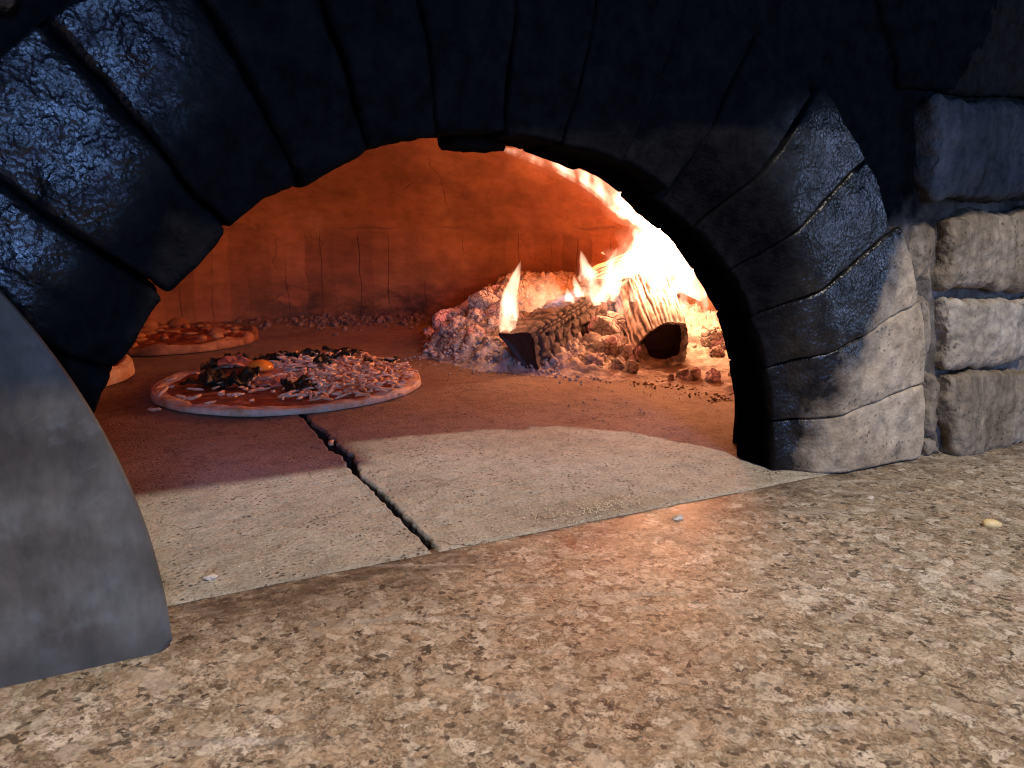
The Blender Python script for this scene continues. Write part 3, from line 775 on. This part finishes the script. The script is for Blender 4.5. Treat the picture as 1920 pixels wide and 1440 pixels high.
# ------------------------------------------------------------------ embers
EM = [m_ember("ember_glowing", 1.0, (.55, .46, .42)), m_ember("ember_dull", .5, (.50, .46, .42)), m_ember("ember_ashen", .0, (.62, .57, .52))]
def ember(x, y, s, k, label, zoff=0., stretch=(1, .8, .75), grp="embers lying in the ash", ni=None):
    V, F = rbox((2 * stretch[0], 2 * stretch[1], 2 * stretch[2]), .55, (16, 14, 14))
    V = V * (1 + .16 * fbm(V * .9 + k * 3.3, 3))[:, None]
    c1, c2, _ = cells(V * 1.25 + k * 1.7)
    V = V * (1 - .12 * (1 - smooth(c2 - c1, 0, .22)))[:, None]
    pr = np.random.default_rng(k)
    for _ in range(7):                                  # flat fracture faces
        nv_ = pr.normal(size=3); nv_ /= np.linalg.norm(nv_); dd_ = (V @ nv_).max() * pr.uniform(.62, .85)
        V = V - np.outer(np.maximum(V @ nv_ - dd_, 0) * .92, nv_)
    V = rot_rand(V) * s
    z = ash_h(np.array([x]), np.array([y]))[0][0] + s * .45 + zoff
    o = mesh_obj("ember", V, F, EM[k % 3 if ni is None else ni], None, label=label, category="ember", group=grp)
    o.location = (x, y, z); return o
ember(.485, 1.205, .026, 3, "dark pink ember with one bright glowing corner at the left end of the heap", .0, (1, .7, 1.2), ni=0)
ember(.535, 1.165, .026, 2, "largest pale grey cinder standing at the left crest of the heap", .004, (.9, .8, 1.2), ni=2)
ember(.535, 1.12, .022, 5, "grey cinder leaning below the largest cinder on the left slope", .0, ni=1)
ember(.53, 1.22, .026, 11, "crumbly cinder between the glowing ember and the largest cinder", .0, ni=1)
ember(.655, .985, .024, 6, "pink glowing ember just right of the wedge log", .004, (1.2, .8, .9), ni=0)
ember(.69, 1.01, .024, 9, "pink ember behind the gap between the two front logs", .010, (.8, .8, 1.2), ni=0)
ember(.625, .93, .018, 12, "reddish ember block against the foot of the wedge log", .004, (.9, .7, 1.), ni=0)
ember(.650, .915, .017, 15, "ridged reddish ember touching the left edge of the hollow ended log", .006, ni=0)
ember(.80, .915, .02, 4, "dark ember at the far right beside the jamb", .012, ni=1)
ember(.775, .87, .012, 18, "small white hot ember right of the hollow ended log", .004, ni=0)
spots = []
for k in range(150):
    y = random.uniform(.74, 1.34); lo = np.interp(y, [.66, .74, .80, .86, .95, 1.0, 1.10, 1.25, 1.45], [.64, .635, .60, .54, .46, .43, .42, .45, .52])
    x = random.uniform(lo + .012, min(lo + .36, .84)); s = random.uniform(.005, .013) + .010 * random.random() ** 3
    if math.hypot(x - CX, y - CY) > CR - .04: continue
    if math.hypot(x - .475, y - .93) < .045 or (.60 < x < .76 and .80 < y < .9): continue
    # keep off the logs
    if -.055 < -(x - .475) * .6 + (y - .928) * .8 < .03 and x > .46 and x < .72: continue
    spots.append((x, y, s))
for k, (x, y, s) in enumerate(spots):
    o = ember(x, y, s, 20 + k, "small crumbling ember among many in the ash heap around the logs", -.0, (1, random.uniform(.6, 1), random.uniform(.5, .9)), "small embers in the ash heap", ni=[0, 1, 2, 2, 1, 0, 2][k % 7])

# ------------------------------------------------------------------ logs
def log(front, back, poly, scale1, nu, bend=0., up=(0, 0, 1), twist=0.):
    """loft polygon (local side, up) from front to back; returns V,F + (t, perimeter param)"""
    f = np.array(front); b = np.array(back); ax = b - f; L = np.linalg.norm(ax); ax /= L
    sd = np.cross(ax, up); sd /= np.linalg.norm(sd); u2 = np.cross(sd, ax)
    poly = np.array(poly, float); n = len(poly); pts = []; m = 16
    for i in range(n):
        a, c = poly[i], poly[(i + 1) % n]
        for j in range(m): pts.append(a + (c - a) * j / m)
    pts = np.array(pts)
    for _ in range(3): pts = .5 * pts + .25 * np.roll(pts, 1, 0) + .25 * np.roll(pts, -1, 0)
    V = []; T = []; S = []
    for t in np.linspace(0, 1, nu):
        sc = 1 + (scale1 - 1) * t; an = twist * t
        c = f + ax * L * t + u2 * bend * 4 * t * (1 - t)
        x = pts[:, 0] * math.cos(an) - pts[:, 1] * math.sin(an); y = pts[:, 0] * math.sin(an) + pts[:, 1] * math.cos(an)
        V.append(c + np.outer(x * sc, sd) + np.outer(y * sc, u2)); T += [t] * len(pts); S += list(np.arange(len(pts)) / len(pts))
    V = np.concatenate(V); k = len(pts); F = grid_faces(nu, k, 0, True)
    return V, F, np.array(T), np.array(S), k, L, ax, sd, u2
def end_cap(V, k, first, inset, rows=10):
    ring = V[:k] if first else V[-k:]; c = ring.mean(0); W = []
    for i in range(rows + 1):
        t = i / rows; W.append(c + (ring - c) * (1 - t * .999))
    W = np.concatenate(W)
    dist = np.repeat(np.linspace(0, 1, rows + 1), k)
    return W + np.outer(smooth(dist, 0, .45), inset), grid_faces(rows + 1, k, 0, True)
def set_attr(o, name, vals):
    a = o.data.attributes.new(name, 'FLOAT', 'POINT'); a.data.foreach_set('value', np.asarray(vals, np.float32))
def char_log(name, label, front, back, poly, scale1, nu, twist=0.):
    V, F, T, S, k, L, ax, sd, u2 = log(front, back, poly, scale1, nu, 0, twist=twist)
    F = orient(V, F); N = normals(V, F)
    per = .17
    v_ = S * 14 + .55 * fbm(V * 35 + 8, 2); row = np.floor(v_)
    u_ = T * L / (.0230 + .007 * np.sin(row * 7.7)) + .5 * np.sin(row * 12.9) + .45 * fbm(V * 38 + np.outer(row, (3.1, 0, 0)), 2); cid = (np.floor(u_) * 7 + row * 13).astype(int)
    du = np.minimum(u_ - np.floor(u_), 1 - (u_ - np.floor(u_))); dv = np.minimum(v_ - row, 1 - (v_ - row))
    e = np.minimum(du * 1.1, dv * .8) + .06 * fbm(V * 160, 2); 
    blk = smooth(e, 0, .15)
    V = V + N * (smooth(T, 0, .035) * (.0060 * blk - .005 + .0034 * (cid % 7) / 7 + .0012 * fbm(V * 170, 3)) + .0035 * fbm(V * 22, 3))[:, None]
    root = empty(name, front, label, "log"); o = mesh_obj("charred_bark", V - np.array(front), F, CHAR, root)
    set_attr(o, 'crack', np.clip(1 - smooth(e, .03, .19), 0, 1))
    for first in (True, False):
        W, G = end_cap(V, k, first, ax * (.003 if first else -.003)); W = W + .001 * fbm(W * 80, 3)[:, None] * ax
        mesh_obj("end_grain", W - np.array(front), G if first else [tuple(reversed(g)) for g in G], CHAREND, root)
    return root
def wood_log(name, label, front, back, poly, scale1, nu, inset=.01, bend=0., twist=0.):
    V, F, T, S, k, L, ax, sd, u2 = log(front, back, poly, scale1, nu, bend, twist=twist)
    F = orient(V, F); N = normals(V, F)
    g = fbm(np.stack([T * L * 7, np.cos(S * 6.283) * 9, np.sin(S * 6.283) * 9], 1), 4, .65)
    g2 = np.sin(S * 6.283 * 34 + 4 * fbm(np.stack([T * L * 10, np.cos(S * 6.283) * 3, np.sin(S * 6.283) * 3], 1), 3))
    gr = .5 + .42 * g + .16 * g2
    V = V + N * (.0014 * smooth(gr, .2, .7) + .003 * fbm(V * 20, 3))[:, None]
    root = empty(name, front, label, "log"); o = mesh_obj("wood_surface", V - np.array(front), F, WOOD, root)
    set_attr(o, 'grain', gr)
    for first in (True, False):
        W, G = end_cap(V, k, first, ax * (inset if first else -.003), 24); W = W + .0015 * fbm(W * 60, 3)[:, None] * ax
        if not first: G = [tuple(reversed(g)) for g in G]
        nr_ = 5 * k
        rim = mesh_obj("end_rim", W - np.array(front), G[:nr_], WOOD, root); set_attr(rim, 'grain', .52 + .3 * fbm(W * 90, 3))
        mesh_obj("end_grain", W - np.array(front), G[nr_:], CHAREND, root)
    return root
char_log("firewood_log", "wedge split log with crackled charred side and dark end, left of the fire", (.475, .928, .030), (.80, 1.17, .085),
         [(-.032, .024), (.018, .026), (.024, .018), (.028, -.022), (.022, -.034), (.008, -.032)], 1.35, 150)
wood_log("firewood_log", "pale burning log with grain stripes and a black hollow end, right of the wedge log", (.675, .883, .029), (.792, 1.10, .085),
         [(-.036, -.008), (-.014, .024), (.008, .036), (.036, .034), (.044, .004), (.040, -.024), (.016, -.034), (-.020, -.028)], 1.3, 130, .034)
wood_log("firewood_log", "flame wrapped log lying across the back of the fire above the other two", (.735, 1.15, .090), (.845, 1.05, .145),
         [(-.03, .02), (.0, .034), (.03, .02), (.03, -.02), (0, -.03), (-.03, -.02)], 1.2, 90, .004)

# ------------------------------------------------------------------ flames (glowing gas: emission only, denser in the middle)
def tongue(pts, seed, nseg=46, nr=22, wob=.25, flat=(1., .5), dirv=(.85, -.5, 0)):
    """pts: (x,y,z,halfwidth) control points, bottom to tip"""
    P = np.array(pts, float); s = np.concatenate([[0], np.cumsum(np.linalg.norm(np.diff(P[:, :3], axis=0), axis=1))]); s /= s[-1]
    tt = np.linspace(0, 1, nseg)
    def cub(col):
        # smooth interpolation
        m = np.gradient(P[:, col], s); o = []
        for t in tt:
            i = min(np.searchsorted(s, t, 'right') - 1, len(s) - 2); h = s[i + 1] - s[i]; u = (t - s[i]) / h
            o.append((2 * u**3 - 3 * u**2 + 1) * P[i, col] + (u**3 - 2 * u**2 + u) * h * m[i] + (-2 * u**3 + 3 * u**2) * P[i + 1, col] + (u**3 - u**2) * h * m[i + 1])
        return np.array(o)
    C = np.stack([cub(0), cub(1), cub(2)], 1); W = np.maximum(np.interp(tt, s, P[:, 3]), .0004)
    Tn = np.gradient(C, axis=0); Tn /= np.linalg.norm(Tn, axis=1)[:, None]
    V = []; a = np.linspace(0, 2 * math.pi, nr, endpoint=False)
    for i in range(nseg):
        d = np.array(dirv) - Tn[i] * np.dot(dirv, Tn[i]); d /= np.linalg.norm(d); e = np.cross(Tn[i], d)
        base = C[i] + np.outer(np.cos(a) * W[i] * flat[0], d) + np.outer(np.sin(a) * W[i] * flat[1], e)
        q = np.stack([np.cos(a) * 1.1, np.sin(a) * 1.1 + seed, 0 * a + tt[i] * 4.5], 1)
        V.append(C[i] + (base - C[i]) * (1 + wob * fbm(q, 3))[:, None])
    V = np.concatenate(V); F = grid_faces(nseg, nr, 0, True) + [tuple(reversed(range(nr))), tuple(range((nseg - 1) * nr, nseg * nr))]
    return V, orient(V, F)
FL = m_flame("flame", (1, .56, .36), 300, (40, 40, 10), .40, .60, .06)
FLW = m_flame("flame_hot", (1, .58, .40), 115, (52, 52, 11), .43, .60, .0)
FLH = m_flame("flame_edge", (1, .42, .22), 9, (30, 30, 8), .36, .64, .15)
FLR = m_flame("flame_ribbon", (1, .56, .36), 190, (50, 50, 16), .40, .62, .03)
FLT = m_flame("flame_thin", (1, .46, .27), 34, (40, 40, 10), .40, .62, .02)
FLB = m_flame("flame_blue", (.62, .50, .80), 16, (60, 60, 16))
def flame(label, tongues, mats, name="flame", halo=3):
    p0 = np.array(tongues[0][0][0][:3]); root = empty(name, p0, label, "flame", "flames over the logs")
    for i, (pts, kw) in enumerate(tongues):
        V, F = tongue(pts, i * 2.3 + len(label), **kw); mesh_obj("tongue", V - p0, F, mats[0], root)
        if halo and i < halo:
            wide = [(*q[:3], q[3] * 1.55 + .0015) for q in pts]; wide[-1] = (*wide[-1][:3], .0008)
            V, F = tongue(wide, i * 2.3 + len(label), **kw); mesh_obj("flame_edge", V - p0, F, FLH, root)
    return root
def wisp(x, y, z, w, dx, dy, h, curl=.3):
    """one pointed tongue rising h and drifting (dx, dy)"""
    return [(x, y, z, w * .75), (x + dx * .12, y + dy * .12, z + h * .25, w), (x + dx * .40, y + dy * .40, z + h * .55, w * .72), (x + dx * .80, y + dy * .8, z + h * .82, w * .34), (x + dx, y + dy, z + h, w * .03)]
K = dict(wob=.42, flat=(1, .55))
flame("single tall white flame standing on the front end of the wedge log", [([(.470, .948, .048, .011), (.469, .95, .075, .0125), (.472, .95, .102, .011), (.481, .95, .128, .0065), (.489, .95, .150, .0006)], dict(wob=.3)), (wisp(.478, .95, .07, .007, .004, 0, .060), dict(wob=.3))], [FL])
flame("small pointed flame on the ridge of the wedge log, second from the left", [(wisp(.656, 1.03, .074, .018, -.022, 0, .086), K), (wisp(.634, 1.03, .076, .009, -.012, 0, .046), K), (wisp(.672, 1.03, .08, .014, .022, -.01, .085), K), (wisp(.690, 1.03, .08, .012, .040, -.02, .105), K), (wisp(.610, 1.02, .074, .010, -.006, 0, .030), K)], [FL])
flame("broad white body of fire rising behind the logs on the right", [
    ([(.79, 1.06, .10, .045), (.80, 1.05, .14, .056), (.785, 1.03, .185, .046), (.75, .99, .213, .030), (.70, .96, .240, .004)], dict(wob=.4, flat=(1, .6))),
    ([(.69, 1.04, .085, .010), (.705, 1.035, .115, .018), (.73, 1.02, .155, .022), (.742, 1.0, .195, .016), (.728, .98, .235, .002)], dict(wob=.45)),
    ([(.80, .98, .09, .028), (.815, .97, .13, .036), (.80, .95, .18, .030), (.77, .93, .22, .004)], dict(wob=.4)),
    (wisp(.715, 1.0, .080, .010, .030, -.01, .110), K), (wisp(.745, 1.0, .085, .013, .030, -.02, .120), K), (wisp(.77, .97, .085, .014, .022, -.02, .105), K),
    (wisp(.72, .95, .068, .008, .010, 0, .062), K), (wisp(.745, .92, .066, .008, .010, 0, .055), K), (wisp(.70, 1.04, .09, .014, .045, -.02, .085), K), (wisp(.79, .93, .06, .010, .006, 0, .07), K)], [FLW])
flame("long thin flame licking along the vault from the fire towards the top of the arch", [
    ([(.77, .98, .185, .030), (.66, .90, .208, .024), (.59, .865, .230, .018), (.53, .85, .255, .013), (.47, .85, .275, .009), (.395, .85, .290, .001)], dict(wob=.6, flat=(.55, .9), nseg=70)),
    ([(.70, .93, .190, .012), (.655, .90, .202, .013), (.60, .87, .213, .009), (.555, .85, .226, .0006)], dict(wob=.45, flat=(1, .4)))], [FLR])
flame("faint orange flame veil over the ash behind the wedge log", [([(.565, 1.05, .065, .030), (.57, 1.05, .088, .030), (.585, 1.05, .112, .014), (.59, 1.05, .128, .001)], dict(wob=.4)), (wisp(.60, 1.06, .075, .018, .0, 0, .05), K)], [FLT])
flame("faint blue flame hugging the top of the wedge log", [([(.545, .985, .058, .014), (.58, 1.01, .074, .018), (.63, 1.04, .088, .014), (.66, 1.06, .100, .002)], dict(wob=.4, flat=(1, .7))), (wisp(.695, 1.03, .06, .016, .01, 0, .055), K)], [FLB])

# ------------------------------------------------------------------ small things left on the stone
def bit(name, label, cat, loc, V, F, mat, grp=None):
    t = dict(label=label, category=cat)
    if grp: t['group'] = grp
    o = mesh_obj(name, V, F, mat, None, **t); o.location = loc; return o
for (x, y, z, L, rz, lab) in [(.018, .897, .0005, .015, -.35, "shred of cheese on the oven floor left of the topped pizza"),
                              (.160, .698, -.004, .016, 1.3, "shred of cheese fallen into the joint between the floor slabs"),
                              (.278, .842, .002, .010, .2, "crumb of cheese on the floor at the right front of the topped pizza")]:
    V, F = shred(L, .0042, 1); bit("cheese_shred", lab, "cheese", (x, y, z + .0012), rotz(V, rz), F, CHEESE, "cheese shreds dropped on the floor")
NUT = m_simple("pine_kernel", (.72, .52, .24), .45, .15, 200, .0006)
V, F = icos(1, 3); V = V * (.0062, .0034, .0034); V[:, 1:] *= (1 - .25 * V[:, :1] / .0062)
bit("pine_kernel", "pale yellow kernel lying alone on the granite at the right", "kernel", (.512, .296, .0008), rotz(V, -.75), F, NUT)
FLK = m_simple("bread_crumb", (.62, .52, .42), .8, .25, 300, .002)
for (x, y, z, s, lab) in [(.332, .404, -.002, .0042, "whitish crumbly flake on the granite below the floor edge"), (.487, .372, -.002, .0034, "small white flake on the granite right of the jamb foot"), (.030, .446, .0005, .0038, "pale crumb at the front of the left floor slab near the steel door"), (.335, .382, -.0025, .0016, "tiny dark crumb on the granite in front of the mouth")]:
    V, F = icos(1, 3); V = V * (s, s * .75, s * .4); V = V * (1 + .45 * fbm(V / s * 2.2 + x * 90, 3))[:, None]
    bit("crumb", lab, "crumb", (x, y, z + s * .25), V, F, BLACK if 'dark' in lab else FLK, "crumbs on the stone")
SEM = m_simple("semolina", (.70, .55, .34), .7, .2, 300, .0)
pool = Pool(); oV, oF = icos(1, 1)
for k in range(520):
    if k < 330: x = random.gauss(.285, .028); y = random.gauss(.438, .0075)
    else: x = random.uniform(.02, .47); y = .424 + abs(random.gauss(0, .055)) - .006
    s = random.uniform(.0003, .00085)
    pool.add(rot_rand(oV * (s, s * .8, s * .6)) + (x, y, (.0012 if y > .432 else (-.002 if y < .424 else -.0005)) + s * .4), oF)
pool.build("semolina_grains", SEM, kind='stuff', label="pale semolina grains sprinkled along the front edge of the oven floor", category="semolina")
